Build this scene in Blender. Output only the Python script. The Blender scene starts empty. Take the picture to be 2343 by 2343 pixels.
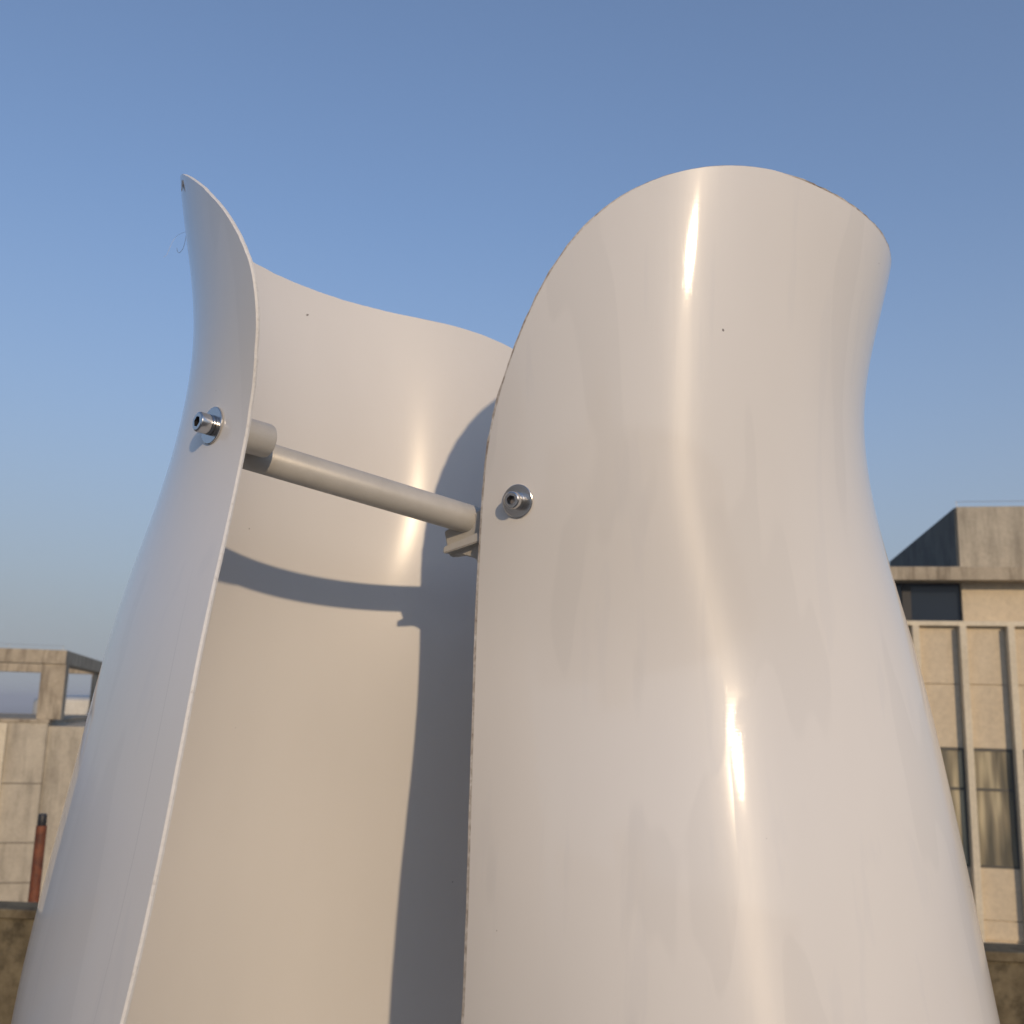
import bpy, bmesh, math, random
import numpy as np
from mathutils import Vector, Matrix
R = math.radians
random.seed(7)
sc = bpy.context.scene
col = sc.collection
EYE = 1.6                                     # camera height above the roof terrace

# ------------------------------------------------------------------ camera
PITCH, ROLL = R(11.0), 0.026
fw = Vector((0, math.cos(PITCH), math.sin(PITCH)))
up0 = Vector((0, -math.sin(PITCH), math.cos(PITCH)))
rt0 = Vector((1, 0, 0))
rt = math.cos(ROLL) * rt0 + math.sin(ROLL) * up0
up = -math.sin(ROLL) * rt0 + math.cos(ROLL) * up0
cd = bpy.data.cameras.new('camera')
cam = bpy.data.objects.new('camera', cd)
col.objects.link(cam)
cam.matrix_world = Matrix(((rt.x, up.x, -fw.x, 0), (rt.y, up.y, -fw.y, 0), (rt.z, up.z, -fw.z, EYE), (0, 0, 0, 1)))
cd.sensor_width = 36; cd.lens = 36
cd.clip_start = 0.02; cd.clip_end = 20000
cd.dof.use_dof = True; cd.dof.focus_distance = 0.68; cd.dof.aperture_fstop = 17
sc.camera = cam

# ------------------------------------------------------------------ light
SUN_AZ, SUN_EL = R(19.36), R(17.70)                 # azimuth to the right of straight behind the camera
sd = Vector((math.sin(SUN_AZ) * math.cos(SUN_EL), -math.cos(SUN_AZ) * math.cos(SUN_EL), math.sin(SUN_EL)))
w = bpy.data.worlds.new('World'); sc.world = w; w.use_nodes = True
nt = w.node_tree; nt.nodes.clear()
sky = nt.nodes.new('ShaderNodeTexSky'); sky.sky_type = 'NISHITA'; sky.sun_disc = False
sky.sun_elevation = SUN_EL; sky.sun_rotation = math.atan2(sd.x, sd.y)
sky.air_density = 1.0; sky.dust_density = 1.0; sky.ozone_density = 5.0
bg = nt.nodes.new('ShaderNodeBackground'); bg.inputs['Strength'].default_value = 0.15
wo = nt.nodes.new('ShaderNodeOutputWorld')
# dusty city air: the clear sky fades into a flat grey-blue layer towards the horizon
tcw = nt.nodes.new('ShaderNodeTexCoord'); sx = nt.nodes.new('ShaderNodeSeparateXYZ'); nt.links.new(tcw.outputs['Generated'], sx.inputs[0])
rw = nt.nodes.new('ShaderNodeValToRGB'); rw.color_ramp.interpolation = 'B_SPLINE'
els = rw.color_ramp.elements; els[0].position = 0.0; els[0].color = (1, 1, 1, 1); els[1].position = .75; els[1].color = (.17, .17, .17, 1)
for p_, v_ in ((.12, .86), (.28, .50), (.45, .27)):
    e_ = els.new(p_); e_.color = (v_, v_, v_, 1)
nt.links.new(sx.outputs[2], rw.inputs[0])
mw = nt.nodes.new('ShaderNodeMix'); mw.data_type = 'RGBA'; nt.links.new(rw.outputs[0], mw.inputs[0]); nt.links.new(sky.outputs[0], mw.inputs[6])
mw.inputs[7].default_value = (1.95, 2.10, 2.32, 1)
nt.links.new(mw.outputs[2], bg.inputs[0]); nt.links.new(bg.outputs[0], wo.inputs[0])
sl = bpy.data.lights.new('sun', 'SUN'); sl.energy = 1.8; sl.angle = R(1.0); sl.color = (1, .76, .50)
so = bpy.data.objects.new('sun', sl); col.objects.link(so)
so.rotation_euler = sd.to_track_quat('Z', 'Y').to_euler(); so.location = (3, -6, 8)
sc.view_settings.view_transform = 'Standard'; sc.view_settings.look = 'None'
sc.view_settings.gamma = 1; sc.view_settings.exposure = 0.17

# ------------------------------------------------------------------ helpers
def tag(o, label=None, cat=None, group=None, kind=None):
    if label: o['label'] = label
    if cat: o['category'] = cat
    if group: o['group'] = group
    if kind: o['kind'] = kind
    return o
def obj(name, bm, mats, parent=None, smooth=False):
    me = bpy.data.meshes.new(name)
    bm.normal_update(); bm.to_mesh(me); bm.free()
    for m in (mats if isinstance(mats, (list, tuple)) else [mats]): me.materials.append(m)
    if smooth:
        for p in me.polygons: p.use_smooth = True
    o = bpy.data.objects.new(name, me); col.objects.link(o)
    if parent is not None:
        o.parent = parent
    return o
def empty(name, loc=(0, 0, 0), rz=0):
    o = bpy.data.objects.new(name, None); col.objects.link(o)
    o.location = loc; o.rotation_euler = (0, 0, rz); o.empty_display_size = .1
    return o
def box(bm, x0, x1, y0, y1, z0, z1, bev=0, mi=0):
    r = bmesh.ops.create_cube(bm, size=1)
    for v in r['verts']:
        v.co = Vector(((x0 + x1) / 2 + v.co.x * (x1 - x0), (y0 + y1) / 2 + v.co.y * (y1 - y0), (z0 + z1) / 2 + v.co.z * (z1 - z0)))
    fs = {f for v in r['verts'] for f in v.link_faces}
    for f in fs: f.material_index = mi
    if bev:
        es = {e for f in fs for e in f.edges}
        bmesh.ops.bevel(bm, geom=list(es), offset=bev, segments=2, affect='EDGES', profile=.5)
def lathe(bm, prof, n, M, mi=0):
    """prof = [(r, h)...] turned about local Z, then placed by M"""
    rings = []
    for r, h in prof:
        if r < 1e-6: rings.append([bm.verts.new(M @ Vector((0, 0, h)))])
        else: rings.append([bm.verts.new(M @ Vector((r * math.cos(2 * math.pi * i / n), r * math.sin(2 * math.pi * i / n), h))) for i in range(n)])
    for a, b in zip(rings, rings[1:]):
        for i in range(n):
            j = (i + 1) % n
            if len(a) == 1 and len(b) == 1: continue
            if len(a) == 1: f = bm.faces.new((a[0], b[i], b[j]))
            elif len(b) == 1: f = bm.faces.new((a[i], a[j], b[0]))
            else: f = bm.faces.new((a[i], a[j], b[j], b[i]))
            f.material_index = mi
def axis_matrix(p, d):
    q = Vector(d).normalized().to_track_quat('Z', 'Y')
    return Matrix.Translation(Vector(p)) @ q.to_matrix().to_4x4()
def tube(bm, pts, r, n=12, caps=True):
    rings = []
    for i, p in enumerate(pts):
        a = Vector(pts[max(i - 1, 0)]); b = Vector(pts[min(i + 1, len(pts) - 1)])
        M = axis_matrix(p, b - a); rr = r[i] if isinstance(r, (list, tuple)) else r
        rings.append([bm.verts.new(M @ Vector((rr * math.cos(2 * math.pi * k / n), rr * math.sin(2 * math.pi * k / n), 0))) for k in range(n)])
    for a, b in zip(rings, rings[1:]):
        for k in range(n):
            j = (k + 1) % n; bm.faces.new((a[k], a[j], b[j], b[k]))
    if caps:
        bm.faces.new(list(reversed(rings[0]))); bm.faces.new(rings[-1])
def auto_smooth(o, deg=35):
    for p in o.data.polygons: p.use_smooth = True
    bm = bmesh.new(); bm.from_mesh(o.data)
    for e in bm.edges:
        if len(e.link_faces) == 2 and e.calc_face_angle(0) > R(deg): e.smooth = False
    bm.to_mesh(o.data); bm.free()
    return o

# ------------------------------------------------------------------ materials
class Mat:
    def __init__(s, name):
        s.m = bpy.data.materials.new(name); s.m.use_nodes = True
        s.t = s.m.node_tree; s.b = s.t.nodes['Principled BSDF']
    def n(s, typ, **k):
        x = s.t.nodes.new(typ)
        for a, v in k.items():
            if a in x.inputs: x.inputs[a].default_value = v
            else: setattr(x, a, v)
        return x
    def l(s, a, b): s.t.links.new(a, b)
    def noise(s, scale, detail=4, rough=.6, map_scale=(1, 1, 1), coord='Object'):
        tc = s.n('ShaderNodeTexCoord'); mp = s.n('ShaderNodeMapping'); mp.inputs['Scale'].default_value = map_scale
        nz = s.n('ShaderNodeTexNoise'); nz.inputs['Scale'].default_value = scale; nz.inputs['Detail'].default_value = detail; nz.inputs['Roughness'].default_value = rough
        s.l(tc.outputs[coord], mp.inputs[0]); s.l(mp.outputs[0], nz.inputs['Vector'])
        return nz.outputs['Fac']
    def ramp(s, fac, stops):
        r = s.n('ShaderNodeValToRGB'); e = r.color_ramp.elements
        while len(e) < len(stops): e.new(.5)
        for i, (p, c) in enumerate(stops):
            e[i].position = p; e[i].color = (c, c, c, 1) if isinstance(c, (int, float)) else (*c, 1)
        s.l(fac, r.inputs[0]); return r.outputs[0]
    def mix(s, a, b, f, mode='MIX'):
        x = s.n('ShaderNodeMix', data_type='RGBA', blend_type=mode)
        for sock, v in ((x.inputs[0], f), (x.inputs[6], a), (x.inputs[7], b)):
            if hasattr(v, 'node'): s.l(v, sock)
            elif isinstance(v, (int, float)): sock.default_value = v
            else: sock.default_value = (*v, 1)
        return x.outputs[2]
    def bump(s, h, strength, dist=.001):
        b = s.n('ShaderNodeBump'); b.inputs['Strength'].default_value = strength; b.inputs['Distance'].default_value = dist
        s.l(h, b.inputs['Height']); s.l(b.outputs[0], s.b.inputs['Normal'])
        return b
    def set(s, **k):
        for a, v in k.items():
            i = s.b.inputs[a.replace('_', ' ')]
            if hasattr(v, 'node'): s.l(v, i)
            elif isinstance(v, (tuple, list)): i.default_value = (*v, 1)
            else: i.default_value = v
        return s

def blade_material(name, inner=False):
    M = Mat(name)
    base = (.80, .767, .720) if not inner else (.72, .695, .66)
    smud = M.ramp(M.noise(9, 3, .5, (1, 1, .35)), [(.35, 0.0), (.75, 1.0)])
    c = M.mix(base, tuple(v * .945 for v in base), smud)
    specks = M.ramp(M.noise(150, 1, .4), [(.135, 1.0), (.155, 0.0)])
    c = M.mix(c, (.22, .19, .17), specks)
    if not inner:
        uv = M.n('ShaderNodeUVMap', uv_map='sheet')
        sp = M.n('ShaderNodeSeparateXYZ'); M.l(uv.outputs[0], sp.inputs[0])
        # scored line that runs down the sheet a little way in from the outer edge (distance in metres in U)
        wob = M.noise(5, 2, .5)
        a = M.n('ShaderNodeMath', operation='MULTIPLY_ADD'); M.l(wob, a.inputs[0]); a.inputs[1].default_value = .006; a.inputs[2].default_value = -.003
        b = M.n('ShaderNodeMath', operation='ADD'); M.l(sp.outputs[0], b.inputs[0]); M.l(a.outputs[0], b.inputs[1])
        d = M.n('ShaderNodeMath', operation='SUBTRACT'); M.l(b.outputs[0], d.inputs[0]); d.inputs[1].default_value = .0230
        ab = M.n('ShaderNodeMath', operation='ABSOLUTE'); M.l(d.outputs[0], ab.inputs[0])
        am = M.n('ShaderNodeMath', operation='MULTIPLY'); M.l(ab.outputs[0], am.inputs[0]); am.inputs[1].default_value = 1000
        ln = M.ramp(am.outputs[0], [(0.0, 1.0), (.35, 0.0)])
        lo = M.ramp(sp.outputs[1], [(.58, 1.0), (.66, 0.0)])
        mm = M.n('ShaderNodeMath', operation='MULTIPLY'); M.l(ln, mm.inputs[0]); M.l(lo, mm.inputs[1])
        mk = M.n('ShaderNodeMath', operation='MULTIPLY'); M.l(mm.outputs[0], mk.inputs[0]); mk.inputs[1].default_value = .45
        c = M.mix(c, (.42, .40, .38), mk.outputs[0])
        # fine scuffs that follow the sheet, patches of dried residue and torn film with crisp outlines
        sc_ = M.ramp(M.noise(1, 5, .75, (520, 520, 5)), [(.60, 0.0), (.78, 1.0)])
        patch = M.ramp(M.noise(5, 3, .6, (1, 1, .7)), [(.47, 0.0), (.62, 1.0)])
        m2 = M.n('ShaderNodeMath', operation='MULTIPLY'); M.l(sc_, m2.inputs[0]); M.l(patch, m2.inputs[1])
        film = M.ramp(M.noise(1, 2, .35, (21, 21, 3.6)), [(.575, 0.0), (.592, 1.0)])
        c = M.mix(c, (.66, .635, .60), M.ramp(film, [(0, 0.0), (1, .26)]))
        wipe = M.ramp(M.noise(1, 3, .5, (60, 60, 2.4)), [(.60, 0.0), (.66, 1.0)])
        c = M.mix(c, (.70, .68, .66), M.ramp(wipe, [(0, 0.0), (1, .24)]))
        rough = M.n('ShaderNodeMath', operation='MULTIPLY_ADD'); M.l(m2.outputs[0], rough.inputs[0]); rough.inputs[1].default_value = .20; rough.inputs[2].default_value = .045
        r2 = M.n('ShaderNodeMath', operation='MULTIPLY_ADD'); M.l(film, r2.inputs[0]); r2.inputs[1].default_value = .07; M.l(rough.outputs[0], r2.inputs[2])
        # brushed round the blade: the gloss smears up and down
        tg = M.n('ShaderNodeTangent', direction_type='UV_MAP', uv_map='sheet'); M.l(tg.outputs[0], M.b.inputs['Tangent'])
        M.set(Coat_Weight=.85, Coat_Roughness=r2.outputs[0], Coat_IOR=1.5, Roughness=.40, Anisotropic=.93, Anisotropic_Rotation=.25)
        h = M.noise(1, 4, .6, (140, 140, 3))
        bp = M.bump(h, .10, .0006)
        h2 = M.noise(1, 2, .5, (26, 26, 2.2)); b2 = M.n('ShaderNodeBump'); b2.inputs['Strength'].default_value = .10; b2.inputs['Distance'].default_value = .004
        h3 = M.noise(1, 5, .7, (45, 45, 420)); b3 = M.n('ShaderNodeBump'); b3.inputs['Strength'].default_value = .22; b3.inputs['Distance'].default_value = .00006
        M.l(h2, b2.inputs['Height']); M.l(h3, b3.inputs['Height']); M.l(b2.outputs[0], b3.inputs['Normal']); M.l(b3.outputs[0], M.b.inputs['Coat Normal'])
    else:
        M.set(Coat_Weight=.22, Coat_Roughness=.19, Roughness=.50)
        M.bump(M.noise(260, 2, .5), .12, .0003)
    M.set(Base_Color=c, Specular_IOR_Level=.30 if inner else .34)
    return M.m
m_out = blade_material('white_polycarbonate_outer')
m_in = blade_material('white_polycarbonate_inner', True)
M = Mat('sawn_plastic_edge')
c = M.ramp(M.noise(130, 5, .72), [(.32, (.26, .21, .175)), (.50, (.50, .45, .40)), (.68, (.74, .71, .67))])
M.set(Base_Color=c, Roughness=.7); M.bump(M.noise(900, 3, .6), .5, .0006); m_cut = M.m
M = Mat('scraped_plastic_edge')
c = M.ramp(M.noise(260, 4, .7), [(.25, (.56, .53, .49)), (.42, (.74, .72, .68)), (.66, (.80, .78, .75))])
M.set(Base_Color=c, Roughness=.6); M.bump(M.noise(700, 3, .6), .3, .0004); m_cut2 = M.m
M = Mat('stainless_steel')
M.set(Base_Color=(.62, .61, .60), Metallic=1.0, Roughness=.22); M.bump(M.noise(1500, 2, .5), .12, .0001); m_steel = M.m
M = Mat('socket_steel'); M.set(Base_Color=(.26, .25, .25), Metallic=1.0, Roughness=.35); m_sock = M.m
M = Mat('grey_painted_aluminium')
c = M.ramp(M.noise(40, 4, .6), [(.3, (.46, .44, .40)), (.7, (.54, .515, .47))])
M.set(Base_Color=c, Metallic=.08, Roughness=.42); M.bump(M.noise(1, 3, .6, (900, 900, 900)), .25, .0004); m_alu = M.m
M = Mat('grey_torn_film'); M.set(Base_Color=(.36, .34, .32), Roughness=.5); m_film = M.m
M = Mat('clear_thread'); M.set(Base_Color=(.75, .75, .75), Roughness=.3); m_thread = M.m

def concrete(name, lo, hi, stain=(.16, .14, .11), streak=.5, scale=1.0, stretch=(2.6, 2.6, .42)):
    M = Mat(name)
    c = M.ramp(M.noise(1.3 * scale, 6, .65), [(.3, lo), (.7, hi)])
    st = M.ramp(M.noise(1.6 * scale, 5, .6, stretch), [(.48, 0.0), (.72, streak)])
    c = M.mix(c, stain, st)
    fi = M.ramp(M.noise(14 * scale, 4, .7), [(.3, .86), (.7, 1.05)])
    c = M.mix(c, fi, 1.0, 'MULTIPLY')
    M.set(Base_Color=c, Roughness=.9, Specular_IOR_Level=.12); M.bump(M.noise(30 * scale, 4, .6), .3, .01)
    return M.m
m_conc = concrete('weathered_concrete', (.44, .385, .30), (.60, .535, .42))
m_beam = concrete('stained_concrete_band', (.36, .30, .22), (.56, .48, .36), (.14, .11, .078), .75, 1.4)
m_panel = concrete('beige_render_panel', (.64, .535, .385), (.71, .60, .435), (.52, .43, .30), .25, .8)
m_fin = concrete('pale_concrete_fin', (.70, .61, .45), (.80, .71, .54), (.50, .42, .30), .3)
m_para = concrete('mossy_dark_concrete', (.10, .078, .046), (.24, .195, .12), (.025, .02, .013), .85, 7.0, (1, 1, .9))
m_cope = concrete('grimy_coping', (.12, .092, .055), (.24, .195, .12), (.04, .03, .02), .8, 6.0, (1, 1, .9))
m_deck = concrete('terrace_screed', (.15, .14, .12), (.24, .225, .20), (.12, .11, .10), .5, 2.0)
m_white = concrete('white_coated_tank', (.66, .64, .58), (.76, .74, .68), (.5, .47, .4), .25)
m_ground = concrete('city_ground', (.13, .14, .12), (.24, .23, .20), (.08, .10, .06), .5, .02)
m_side_shade = concrete('shade_dark_concrete', (.10, .105, .10), (.17, .175, .16), (.05, .05, .05), .5, 1.2)  # concrete darkened to paint in the shade on the rooftop block's side
M = Mat('dark_window_glass'); M.set(Base_Color=(.055, .065, .075), Roughness=.07, Specular_IOR_Level=.9); m_glass = M.m
M = Mat('blue_grey_glazing'); M.set(Base_Color=(.022, .032, .050), Roughness=.12, Specular_IOR_Level=.32); m_glass2 = M.m
M = Mat('window_glass_over_curtain')
cur = M.ramp(M.noise(1, 2, .45, (4.0, 4.0, .5)), [(.36, (.10, .09, .06)), (.50, (.26, .22, .14)), (.62, (.55, .47, .30))])
M.set(Base_Color=cur, Roughness=.5, Coat_Weight=1.0, Coat_Roughness=.03); M.bump(M.noise(1, 2, .5, (9, 9, .4)), .3, .05); m_curtain = M.m
M = Mat('grey_window_frame'); M.set(Base_Color=(.09, .085, .07), Roughness=.5); m_frame = M.m
M = Mat('joint_sealant'); M.set(Base_Color=(.20, .175, .135), Roughness=.9); m_joint = M.m
M = Mat('rusty_paint')
c = M.ramp(M.noise(18, 5, .7), [(.35, (.10, .034, .018)), (.65, (.24, .075, .032))])
M.set(Base_Color=c, Roughness=.6); m_rust = M.m
M = Mat('black_rubber'); M.set(Base_Color=(.02, .02, .022), Roughness=.5); m_black = M.m
M = Mat('galvanised_rail'); M.set(Base_Color=(.5, .52, .54), Metallic=.6, Roughness=.45); m_rail = M.m

# ------------------------------------------------------------------ setting
bm = bmesh.new(); s = 4000
bmesh.ops.create_grid(bm, x_segments=8, y_segments=8, size=s)
g = obj('ground', bm, m_ground); g.location = (0, 1500, -24); tag(g, kind='structure')
bm = bmesh.new(); box(bm, -14, 14, -11, 4.55, -.4, 0)
tag(obj('roof_terrace', bm, m_deck), kind='structure')

# parapet wall of the terrace, crossing behind the turbine
bm = bmesh.new(); box(bm, -13, 13, 0, .14, -.01, .705)
par = empty('parapet_wall', (0, 4.33, 0), -R(4.6))
tag(par, 'low dark mossy parapet wall crossing behind the wind turbine', 'wall')
obj('wall', bm, m_para, par)
bm = bmesh.new(); box(bm, -13, 13, -.012, .16, .705, .742, .006); obj('coping', bm, m_cope, par)

# ------------------------------------------------------------------ wind turbine
ZL = np.array([-.36, -.22, -.08, .05, .15, .24, .33])
LV = np.array([[-0.24719, -0.19574, -0.1704, -0.16314, -0.16148, -0.1574, -0.18633],
               [0.57904, 0.53168, 0.52797, 0.55301, 0.59179, 0.57892, 0.59385],
               [0.091718, 0.084716, 0.083871, 0.084287, 0.08211, 0.078484, 0.082201],
               [0.84358, 0.86048, 0.8584, 0.85178, 0.86288, 0.87488, 0.88209],
               [-0.99453, -0.75345, -0.72513, -0.70741, -0.65032, -0.78374, -0.90744],
               [-0.65851, -0.71292, -0.63693, -0.55507, -0.64319, -0.59093, -0.58483],
               [0.38076, 0.41892, 0.41918, 0.36126, 0.29485, 0.30115, 0.31886],
               [0.33928, 0.2964, 0.26589, 0.25586, 0.22817, 0.21897, 0.18994]])
CX, CY = 0.02968, 0.79941                    # the turbine's shaft
TR = [(0.37046, 0.23219, 0.18678, 0.17891, 0.32646, 1.9621, 2.1882),
      (0.38802, 0.2, 0.14652, 0.16903, 0.43796, 2, 2.0155)]
TILT = (-0.0579, 0.0626)                       # the sawn tops are not quite level
ZBOT = -.46
def spline(y, z):
    n = len(ZL); h = np.diff(ZL); A = np.zeros((n, n)); b = np.zeros(n); A[0, 0] = A[-1, -1] = 1
    for i in range(1, n - 1):
        A[i, i - 1] = h[i - 1]; A[i, i] = 2 * (h[i - 1] + h[i]); A[i, i + 1] = h[i]
        b[i] = 6 * ((y[i + 1] - y[i]) / h[i] - (y[i] - y[i - 1]) / h[i - 1])
    Mv = np.linalg.solve(A, b)
    i = np.clip(np.searchsorted(ZL, z) - 1, 0, n - 2); hh = ZL[i + 1] - ZL[i]; a = (ZL[i + 1] - z) / hh; b = (z - ZL[i]) / hh
    return a * y[i] + b * y[i + 1] + ((a**3 - a) * Mv[i] + (b**3 - b) * Mv[i + 1]) * hh * hh / 6
def sheet(S, Z, B):
    """outer face of a blade, relative to the shaft; blade B is blade A turned half round"""
    px, py, qx, qy, ap, aq, lp, lq = [spline(LV[k], Z) for k in range(8)]
    P0 = np.stack([px, py], -1); P3 = np.stack([qx, qy], -1)
    P1 = P0 + lp[..., None] * np.stack([-np.cos(ap), -np.sin(ap)], -1)
    P2 = P3 - lq[..., None] * np.stack([np.cos(aq), np.sin(aq)], -1)
    s = S[..., None]
    c = (1 - s)**3 * P0 + 3 * (1 - s)**2 * s * P1 + 3 * (1 - s) * s * s * P2 + s**3 * P3
    c = c - np.array([CX, CY])
    if B: c = -c
    return np.concatenate([c, Z[..., None]], -1)
def normals(S, Z, B, d=1e-4):
    n = np.cross(sheet(S + d, Z, B) - sheet(S - d, Z, B), sheet(S, Z + d, B) - sheet(S, Z - d, B))
    n /= np.linalg.norm(n, axis=-1, keepdims=True)
    return -n                                  # cross product points to the hollow side
def trims(Z, B):
    H, zp, wp, zq, wq, n1, n2 = TR[B]
    tp = np.clip((Z - zp) / (H - zp), 0, 1); tq = np.clip((Z - zq) / (H - zq), 0, 1)
    f = lambda t, n: 1 - (1 - t**n + 1e-9)**(1 / n)
    return wp * f(tp, n1), 1 - wq * f(tq, n2)
THICK = .0029
def make_blade(B, root):
    H = TR[B][0]
    z = np.concatenate([np.linspace(ZBOT, .15, 60, endpoint=False), np.linspace(.15, H - .03, 50, endpoint=False), H - .0011 - .03 * (1 - np.linspace(0, 1, 36))**2.2, [H]])
    s0, s1 = trims(z, B)
    t = np.linspace(0, 1, 120)
    t = np.concatenate([[0, .0024], t[1:-1], [.9974, 1]])          # a narrow burr strip along the sawn edge
    S = s0[:, None] + (s1 - s0)[:, None] * t[None, :]
    Z = np.repeat(z[:, None], len(t), 1)
    Z = Z + TILT[B] * (S - .5) * np.clip((Z - .1) / .27, 0, 2)**2
    rnd = np.random.RandomState(3 + B)
    # hand-sawn edge: a fraction of a millimetre of wander on the cut top
    jz = np.zeros_like(Z)
    def wander(n, amp):
        a = rnd.randn(n); k = np.array([1, 2, 3, 2, 1.]) / 9
        return amp * (np.convolve(a, k, 'same') + .35 * a)
    jz[-1, :] += wander(len(t), .00040 if B else .00018)
    S2 = S.copy()
    up_ = np.clip((z - .1) / .1, .25, 1)
    js = S2
    S2[:, 0] += wander(len(z), .0007 if B else .0004) * up_; S2[:, -1] += wander(len(z), .0010 if B else .0004) * up_
    X = sheet(S2, Z + jz, B); N = normals(S2, Z + jz, B)
    Y = X - N * THICK
    nz, ns = Z.shape
    bm = bmesh.new(); uvl = bm.loops.layers.uv.new('sheet')
    # arc length from the outer edge, for the scored line
    base = sheet(np.repeat(np.array(np.linspace(0, 1, 60))[None, :], nz, 0), np.repeat(z[:, None], 60, 1), B)
    seg = np.concatenate([np.zeros((nz, 1)), np.cumsum(np.linalg.norm(np.diff(base, axis=1), axis=-1), 1)], 1)
    U = np.array([np.interp(S[i], np.linspace(0, 1, 60), seg[i]) for i in range(nz)])
    V = (Z - ZBOT) / (H - ZBOT)
    O = [[bm.verts.new(X[i, j]) for j in range(ns)] for i in range(nz)]
    I = [[bm.verts.new(Y[i, j]) for j in range(ns)] for i in range(nz)]
    def face(vs, ij, mi, sm=True):
        f = bm.faces.new(vs); f.material_index = mi; f.smooth = sm
        for lp, (a, b) in zip(f.loops, ij): lp[uvl].uv = (U[a, b], V[a, b])
    for i in range(nz - 1):
        for j in range(ns - 1):
            ij = [(i, j), (i, j + 1), (i + 1, j + 1), (i + 1, j)]
            face([O[a][b] for a, b in reversed(ij)], list(reversed(ij)), 2 if B and (i >= nz - 2 or j == 0 or j == ns - 2) else 0)
            face([I[a][b] for a, b in ij], ij, 1)
    loop = [(0, j) for j in range(ns)] + [(i, ns - 1) for i in range(1, nz)] + [(nz - 1, j) for j in range(ns - 2, -1, -1)] + [(i, 0) for i in range(nz - 2, 0, -1)]
    mid = {}
    cen = X[nz // 2, ns // 2]
    for (a, b) in loop:   # a slightly rounded edge
        ia, ib = min(max(a, 1), nz - 2), min(max(b, 1), ns - 2)
        out = X[a, b] - X[ia, ib]; L = np.linalg.norm(out) + 1e-9
        mid[(a, b)] = bm.verts.new((X[a, b] + Y[a, b]) / 2 + out / L * .0005)
    for (p, q) in zip(loop, loop[1:] + loop[:1]):
        face([O[p[0]][p[1]], O[q[0]][q[1]], mid[q], mid[p]], [p, q, q, p], 2, False)
        face([mid[p], mid[q], I[q[0]][q[1]], I[p[0]][p[1]]], [p, q, q, p], 2, False)
    bm.edges.ensure_lookup_table()
    for e in bm.edges:
        fl = [f.smooth for f in e.link_faces]
        if len(fl) == 2 and fl[0] != fl[1]: e.smooth = False
    bmesh.ops.recalc_face_normals(bm, faces=bm.faces)
    return obj('blade', bm, [m_out, m_in, m_cut if B else m_cut2], root)

turb = empty('wind_turbine', (CX, CY, 0))
tag(turb, 'white vertical-axis wind turbine with two curved plastic blades and a grey tube arm', 'wind turbine')
rotor = EYE                                    # blade coordinates are measured from eye height
blades = []
for B in (0, 1):
    b = make_blade(B, turb); b.location = (0, 0, rotor)
    blades.append(b)
    b['label'] = ['blade with its hollow side showing behind the tube arm', 'blade that bulges towards the viewer with a sun glint on it'][B]

def make_bolt(B, s, z):
    """socket head bolt with spring washer and flat washer, seated on the outer face"""
    S, Z = np.array([s]), np.array([z])
    p = Vector(sheet(S, Z, B)[0]) + Vector((0, 0, rotor)); n = Vector(normals(S, Z, B)[0])
    M = axis_matrix(p, n)
    bm = bmesh.new()
    # cap head with rounded rim and a hexagonal socket
    N = 48
    r, h0, h1 = .0064, .0035, .0112
    lathe(bm, [(.0040, h0), (r - .0004, h0), (r, h0 + .0004), (r, h1 - .0012), (r - .0003, h1 - .0005), (r - .0011, h1)], N, M)
    ring = [M @ Vector(((r - .0011) * math.cos(2 * math.pi * i / N), (r - .0011) * math.sin(2 * math.pi * i / N), h1)) for i in range(N)]
    def hexr(a, R_):
        k = (a + R(17)) % (math.pi / 3) - math.pi / 6
        return R_ / math.cos(k)
    top = [bm.verts.new(v) for v in ring]
    hx = []; hb = []
    for i in range(N):
        a = 2 * math.pi * i / N; q = hexr(a, .0031)
        hx.append(bm.verts.new(M @ Vector((q * math.cos(a), q * math.sin(a), h1))))
        hb.append(bm.verts.new(M @ Vector((q * math.cos(a), q * math.sin(a), h1 - .0048))))
    for i in range(N):
        j = (i + 1) % N
        bm.faces.new((top[i], top[j], hx[j], hx[i]))
        f = bm.faces.new((hx[i], hx[j], hb[j], hb[i])); f.material_index = 1
    f = bm.faces.new(hb); f.material_index = 1
    lathe(bm, [(.0041, -.020), (.0041, h0 + .0001)], 24, M)       # shank through the sheet
    bmesh.ops.remove_doubles(bm, verts=bm.verts, dist=1e-6)
    bmesh.ops.recalc_face_normals(bm, faces=bm.faces)
    bo = auto_smooth(obj('bolt', bm, [m_steel, m_sock], turb), 30)
    bm = bmesh.new()
    lathe(bm, [(.0045, .0017), (.0062, .0017), (.0065, .0020), (.0065, .0031), (.0062, .0034), (.0045, .0034)], 48, M)
    auto_smooth(obj('spring_washer', bm, m_steel, bo), 30)
    bm = bmesh.new()
    lathe(bm, [(.0042, .0002), (.0116, .0002), (.0120, .0005), (.0120, .0013), (.0116, .0016), (.0042, .0016)], 64, M)
    auto_smooth(obj('washer', bm, m_steel, bo), 30)
    return p, n
bA = make_bolt(0, 0.0443, 0.1693)
bB = make_bolt(1, 0.9519, 0.1478)
make_bolt(1, 0.0443, 0.1693); make_bolt(0, 0.9519, 0.1478)            # the two on the far side
make_bolt(0, 0.0443, -0.3300); make_bolt(1, 0.9519, -0.3300); make_bolt(1, 0.0443, -0.3300); make_bolt(0, 0.9519, -0.3300)

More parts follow.
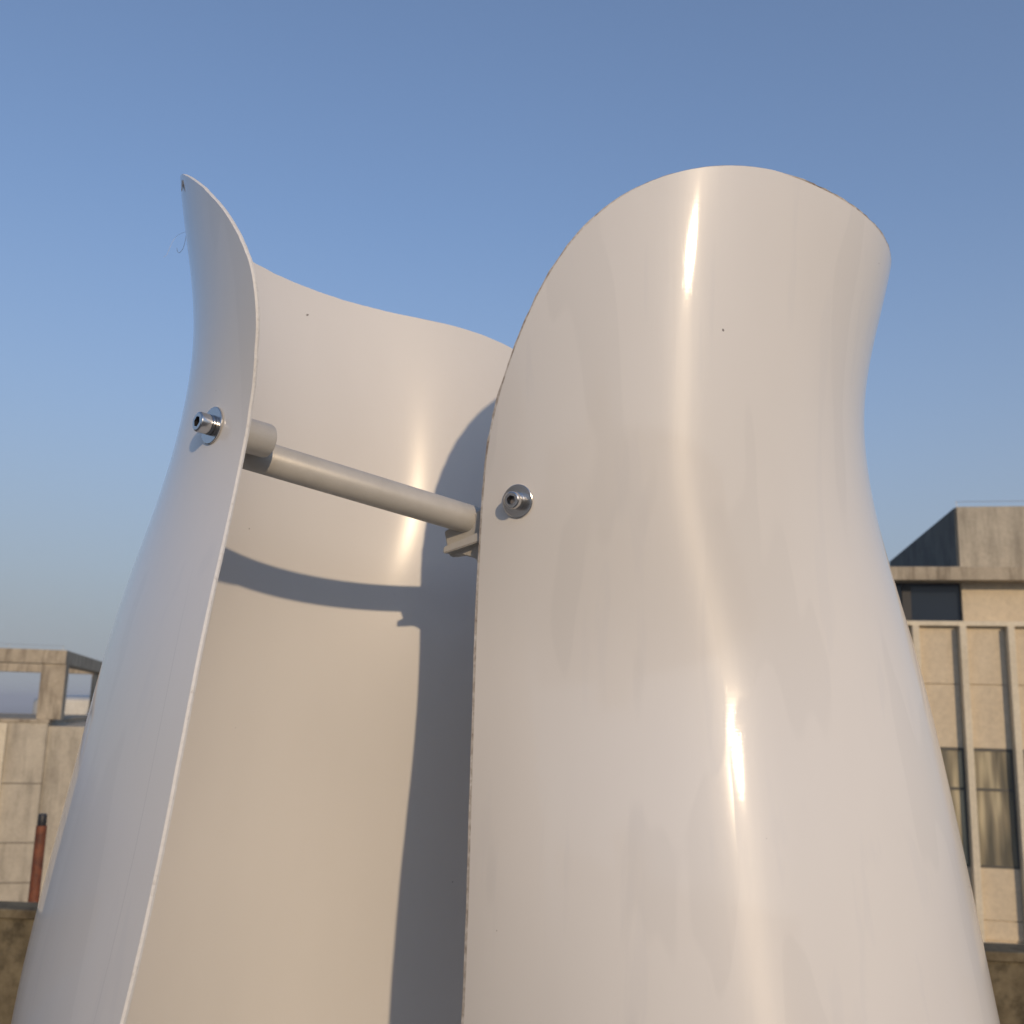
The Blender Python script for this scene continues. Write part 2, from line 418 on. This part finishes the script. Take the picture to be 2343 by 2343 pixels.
# tube arms, from the rim of one blade past the hub edge of the other to the shaft
TL = Vector((-.187 - CX, .6495 - CY, .1646)); TC = Vector((0, 0, .131))
for zoff, flip in ((0, 1), (0, -1), (-.50, 1), (-.50, -1)):
    zz = Vector((0, 0, rotor + zoff))
    L_ = Vector((TL.x * flip, TL.y * flip, TL.z)) + zz; C_ = TC + zz
    if zoff: L_ = Vector((TL.x * 1.28 * flip, TL.y * 1.05 * flip, TC.z)) + zz
    d = (C_ - L_).normalized()
    bm = bmesh.new(); tube(bm, [L_ + d * .006, L_ + d * .0075, C_], [.0100, .0110, .0110], 40)
    arm = auto_smooth(obj('support_arm', bm, m_alu, turb), 40)
    if zoff == 0:
        # threaded boss behind the rim bolt
        p, n = bA; p = Vector(p); n = Vector(n)
        if flip < 0: p = Vector((-p.x, -p.y, p.z)); n = Vector((-n.x, -n.y, n.z))
        Mx = axis_matrix(p - n * THICK, -n)
        bm = bmesh.new(); lathe(bm, [(0, .0002), (.0112, .0002), (.0112, .035), (.0107, .0364), (.0098, .037), (0, .037)], 40, Mx)
        auto_smooth(obj('boss', bm, m_alu, arm), 35)
        # clamp plate against the sheet
        side = Vector((0, 0, 1)).cross(n).normalized(); upv = n.cross(side)
        bm = bmesh.new()
        Mp = Matrix.Translation(p - n * (THICK + .0020)) @ Matrix((side, upv, n)).transposed().to_4x4()
        box(bm, -.016, .016, -.026, .022, -.0016, .0016, .001)
        bm.transform(Mp); obj('clamp_plate', bm, m_alu, arm)
    # gusset bracket under the tube where it passes the hub edge of the other blade
    p, n = Vector(bB[0]), Vector(bB[1])
    if flip < 0: p = Vector((-p.x, -p.y, p.z)); n = Vector((-n.x, -n.y, n.z))
    side = Vector((0, 0, 1)).cross(n).normalized()       # along the sheet, towards its free edge or away
    if side.dot(L_ - C_) < 0: side = -side
    prof = [(-.008, .0260), (.010, .0215), (.030, .0120), (.0500, .0000), (.0680, -.0065), (.0680, -.0235), (.0660, -.0262), (.0560, -.0248),
            (.0450, -.0280), (.0442, -.0330), (.026, -.0350), (-.008, -.0350)]
    org = Vector((p.x, p.y, TC.z + rotor + zoff + .0060)) - n * (THICK + .0035)
    bm = bmesh.new()
    # the web leans back towards its foot; a raised rib runs up it to the hub side
    lean = lambda b: .003 + max(0, -.004 - b) * .42
    fr = [bm.verts.new(org + side * a + Vector((0, 0, b)) - n * lean(b)) for a, b in prof]
    bk = [bm.verts.new(org + side * a + Vector((0, 0, b)) - n * .022) for a, b in prof]
    bm.faces.new(fr); bm.faces.new(list(reversed(bk)))
    for i in range(len(prof)):
        j = (i + 1) % len(prof); bm.faces.new((fr[i], bk[i], bk[j], fr[j]))
    rib = [(.0668, -.0188, .0015), (.0668, -.0238, .0015), (.024, -.0135, .0015), (.024, -.0050, .0015)]
    ra = [bm.verts.new(org + side * a + Vector((0, 0, b)) - n * c) for a, b, c in rib]
    rb_ = [bm.verts.new(org + side * a + Vector((0, 0, b)) - n * .018) for a, b, c in rib]
    bm.faces.new(ra); bm.faces.new(list(reversed(rb_)))
    for i in range(4):
        j = (i + 1) % 4; bm.faces.new((ra[i], rb_[i], rb_[j], ra[j]))
    bmesh.ops.recalc_face_normals(bm, faces=bm.faces)
    bmesh.ops.bevel(bm, geom=list(bm.edges), offset=.0008, segments=2, affect='EDGES')
    auto_smooth(obj('bracket', bm, m_alu, turb), 30)
bm = bmesh.new(); lathe(bm, [(0, EYE - .62), (.012, EYE - .62), (.012, EYE + .165), (.010, EYE + .17), (0, EYE + .17)], 32, Matrix())
auto_smooth(obj('shaft', bm, m_alu, turb))
bm = bmesh.new(); lathe(bm, [(0, .78), (.06, .78), (.085, .80), (.085, .93), (.05, .955), (.02, .98), (0, .98)], 48, Matrix())
auto_smooth(obj('generator', bm, m_alu, turb))
bm = bmesh.new(); lathe(bm, [(0, .0), (.15, .0), (.15, .012), (.028, .014), (.024, .04), (.024, .79), (0, .79)], 40, Matrix())
auto_smooth(obj('mast', bm, m_alu, turb))
# loose plastic threads hanging from the sawn tip
def hair(pts, r):
    P = [Vector(p) for p in pts]; out = []
    for i in range(len(P) - 1):
        p0, p1, p2, p3 = P[max(i - 1, 0)], P[i], P[i + 1], P[min(i + 2, len(P) - 1)]
        for k in range(6):
            t = k / 6
            out.append(.5 * ((2 * p1) + (p2 - p0) * t + (2 * p0 - 5 * p1 + 4 * p2 - p3) * t * t + (-p0 + 3 * p1 - 3 * p2 + p3) * t**3))
    out.append(P[-1]); bm = bmesh.new(); tube(bm, out, r, 6); return bm

Ztip = TR[0][0]
def on_tip(s, z):
    zz = z + TILT[0] * (s - .5) * max((z - .1) / .27, 0)**2
    return Vector(sheet(np.array([s]), np.array([zz]), 0)[0]) + Vector((0, 0, rotor))
sT = float(trims(np.array([Ztip]), 0)[0][0])
t0 = on_tip(sT + .02, Ztip)
hp = [t0 + Vector(v) for v in ((-.0015, -.001, -.026), (-.0012, -.003, -.032), (-.002, -.004, -.038), (-.0045, -.004, -.0415), (-.0065, -.003, -.0395), (-.0070, -.003, -.0370))]
obj('plastic_thread', hair(hp, .00018), m_thread, blades[0]).location = (0, 0, -rotor)
hp = [t0 + Vector(v) for v in ((-.0020, -.001, -.022), (-.0070, -.003, -.026), (-.0100, -.004, -.031), (-.0125, -.004, -.038), (-.0145, -.003, -.043), (-.0170, -.003, -.045))]
obj('plastic_thread', hair(hp, .00009), m_thread, blades[0]).location = (0, 0, -rotor)
# torn flap of plastic film curling off the tip
cand = [on_tip(float(trims(np.array([zz]), 0)[0][0]), float(zz)) for zz in np.linspace(Ztip - .05, Ztip, 120)]
tip = max(cand, key=lambda c: (c.z - rotor) / (c.y + CY))
flap = [(.8, .6), (-.9, 1.1), (-2.3, .3), (-3.0, -1.2), (-2.5, -2.4), (-2.9, -3.6), (-1.8, -4.6), (-1.9, -6.8), (-1.0, -7.8), (-1.1, -10.2), (.2, -12.5), (.9, -9), (1.0, -4)]
bm = bmesh.new()
fa = [bm.verts.new(tip + Vector((a / 1000, .0012 - a / 1000 * 2.2 + .0004 * math.sin(b * 1.3), b / 1000))) for a, b in flap]
fb = [bm.verts.new(v.co + Vector((.0001, .0007, 0))) for v in fa]
bm.faces.new(fa); bm.faces.new(list(reversed(fb)))
for i in range(len(fa)):
    j = (i + 1) % len(fa); bm.faces.new((fa[i], fb[i], fb[j], fa[j]))
bmesh.ops.recalc_face_normals(bm, faces=bm.faces)
bmesh.ops.triangulate(bm, faces=bm.faces)
obj('torn_film', bm, m_film, blades[0]).location = (0, 0, -rotor)

# ------------------------------------------------------------------ building on the right
def part(name, parent, mat, *boxes, bev=0):
    bm = bmesh.new()
    for b in boxes: box(bm, *b, bev=bev)
    return obj(name, bm, mat, parent)
rb = empty('office_building', (8.787, 20.0, EYE), -R(10.7))
tag(rb, 'beige concrete office building with pale fins and a stained rooftop block', 'building')
GZ = -24 - EYE
BX0, BX1 = -2.67, 13.0
part('wall', rb, m_panel, (BX0, BX1, 0, 12, GZ, 1.84))
part('sill_band', rb, m_fin, (BX0 - .05, BX1, -.16, .3, 1.842, 1.935), bev=.01)
# block set back on the roof, with slab edge and stained parapet
part('rooftop_block', rb, m_panel, (.15, BX1 - 1, .30, 10, 1.80, 2.74))
part('slab_edge', rb, m_beam, (-3.3, BX1, -.10, 11, 2.742, 3.010), bev=.012)
up_ = part('rooftop_parapet', rb, m_conc, (.205, BX1 - 1, .55, 8.2, 3.012, 4.335))
part('side_shade_sheet', rb, m_side_shade, (.165, .203, .58, 8.18, 3.012, 4.32))  # thin dark sheet over the side wall, its shade put into the colour
gl = part('clerestory_window', rb, m_glass2, (-3.2, .146, .42, .45, 1.94, 2.738))
part('mullion', gl, m_black, (-.97, -.80, .37, .418, 1.94, 2.738)); part('mullion', gl, m_black, (-2.6, -2.43, .37, .418, 1.94, 2.738))
bm = bmesh.new()
for x in [.22 + k * 1.6 for k in range(8)]: tube(bm, [(x, .62, 4.33), (x, .62, 4.455)], .008, 6)
tube(bm, [(.2, .62, 4.455), (BX1 - 1.1, .62, 4.455)], .006, 6)
obj('rooftop_rail', bm, m_rail, up_)
fx = [0.012 + .865 * k for k in range(-3, 27)]
for x in fx:
    if x < BX1 - .3: part('fin', rb, m_fin, (x - .062, x + .062, -.235, -.002, -3.93, 1.840), bev=.008)
for x in fx:
    if x > BX1 - 1: continue
    a, b = x + .10, x + .765
    wn = part('window', rb, m_frame, (a - .04, b + .04, -.030, -.003, -.52, -.47), (a - .04, b + .04, -.030, -.003, -2.63, -2.59), (a - .04, a + .01, -.030, -.003, -2.59, -.52), (b - .01, b + .04, -.030, -.003, -2.59, -.52), (a + .01, b - .01, -.027, -.003, -1.25, -1.20))
    part('pane', wn, m_curtain, (a + .01, b - .01, -.014, -.004, -1.20, -.52)); part('pane', wn, m_curtain, (a + .01, b - .01, -.014, -.004, -2.59, -1.25))
    for z0, z1 in ((.735, 1.835), (-.465, .715), (-3.555, -2.64), (-3.90, -3.575)):
        part('panel', rb, m_panel, (a - .03, b + .03, -.030, -.002, z0, z1), bev=.006)
part('belt', rb, m_fin, (BX0, BX1, -.22, .0, -4.02, -3.932))

# ------------------------------------------------------------------ building on the left
lb = empty('rooftop_structure', (-11.159, 26.0, EYE), R(14.7))
tag(lb, 'weathered concrete block with an open beam frame on its roof', 'building')
part('wall', lb, m_conc, (-9, -.20, 0, 10.2, GZ, -.58))
part('annexe_wall', lb, m_conc, (-.198, 1.6, .10, 7.0, GZ, -.66))
for z in (-2.035, -3.425, -4.345): part('joint', lb, m_joint, (-9.004, -.196, -.004, 10.204, z - .016, z + .016))
part('coping', lb, m_beam, (-9.0, -.17, -.03, 10.23, -.578, -.50), bev=.01)
part('pilaster', lb, m_fin, (-1.9, -1.10, -.12, -.002, -6, -.60))
for (x, y) in ((-.21, .02), (-4.6, .02), (-9.0 + .3, .02), (-.21, 9.6), (-4.6, 9.6), (-8.7, 9.6)):
    part('column', lb, m_beam, (x - .285, x + .285, y, y + .55, -.498, .868), bev=.015)
part('beam', lb, m_beam, (-9.1, .06, -.02, .60, .870, 1.215), (-9.1, .06, 9.6, 10.2, .870, 1.215), (-.36, .06, .605, 9.595, .870, 1.215), (-9.1, -8.5, .605, 9.595, .870, 1.215), bev=.01)
bm = bmesh.new()
for k in range(8): tube(bm, [(-8.9 + k * 1.26, .25, 1.21), (-8.9 + k * 1.26, .25, 1.33)], .007, 6)
tube(bm, [(-9, .25, 1.335), (-.05, .25, 1.335)], .006, 6)
obj('lightning_strip', bm, m_rail, lb)

# unseen block behind the camera, added for dark reflections in the blades' gloss
ab = empty('reflection_block', (-6, -34, -24), 0)
tag(ab, 'long grey block added out of view behind the camera for reflections in the blades', 'building')
part('wall', ab, m_conc, (-26, 30, -10, 0, 0, 29.6))
part('reflection_block_parapet', ab, m_beam, (-26.2, 30.2, -10.2, .2, 29.61, 30.3))
part('reflection_block_tower', ab, m_beam, (-9, -3, -8, -1, 30.31, 33.2))
for k in range(12):
    for zf in (20.6, 23.8, 27.0):
        wn = part('window', ab, m_frame, (-24 + k * 4.5, -21.6 + k * 4.5, .003, .05, zf, zf + 1.6))
        part('pane', wn, m_glass, (-23.9 + k * 4.5, -21.7 + k * 4.5, .052, .07, zf + .1, zf + 1.5))

# white tank beyond it
bm = bmesh.new(); lathe(bm, [(0, -2.4), (1.7, -2.4), (1.7, -.02), (1.64, .10), (1.35, .18), (.8, .24), (0, .27)], 40, Matrix())
wt = auto_smooth(obj('water_tank', bm, m_white)); wt.location = (-15.6, 38.5, EYE - .10)
tag(wt, 'white domed tank standing behind the concrete beam frame', 'tank')
bm = bmesh.new(); box(bm, -17.6, -12.5, 36.5, 41, -24, EYE - 2.50)
tag(obj('plant_building', bm, m_conc), 'low concrete building carrying the white tank', 'building')

# rusty post with black cap, just beyond the parapet
pp = empty('rusty_post', (-3.03, 7.0, -1.0))
tag(pp, 'rusty red-brown post with a black cap at the left beyond the parapet', 'post')
bm = bmesh.new(); tube(bm, [(0, 0, -22.9), (0, 0, 1.785)], .034, 20); auto_smooth(obj('pole', bm, m_rust, pp))
bm = bmesh.new(); lathe(bm, [(0, 1.785), (.026, 1.785), (.028, 1.80), (.028, 1.85), (.022, 1.86), (0, 1.86)], 20, Matrix()); auto_smooth(obj('cap', bm, m_black, pp))

# ------------------------------------------------------------------ haze
bm = bmesh.new(); box(bm, -5000, 5000, -3000, 6500, -25.5, 10.5)
hz = obj('haze', bm, [])
Mh = Mat('haze_air'); Mh.t.nodes.remove(Mh.b)
pv = Mh.t.nodes.new('ShaderNodeVolumePrincipled'); pv.inputs['Color'].default_value = (.86, .91, 1, 1); pv.inputs['Density'].default_value = .0009
Mh.l(pv.outputs[0], Mh.t.nodes['Material Output'].inputs['Volume'])
hz.data.materials.clear(); hz.data.materials.append(Mh.m)
tag(hz, kind='stuff')
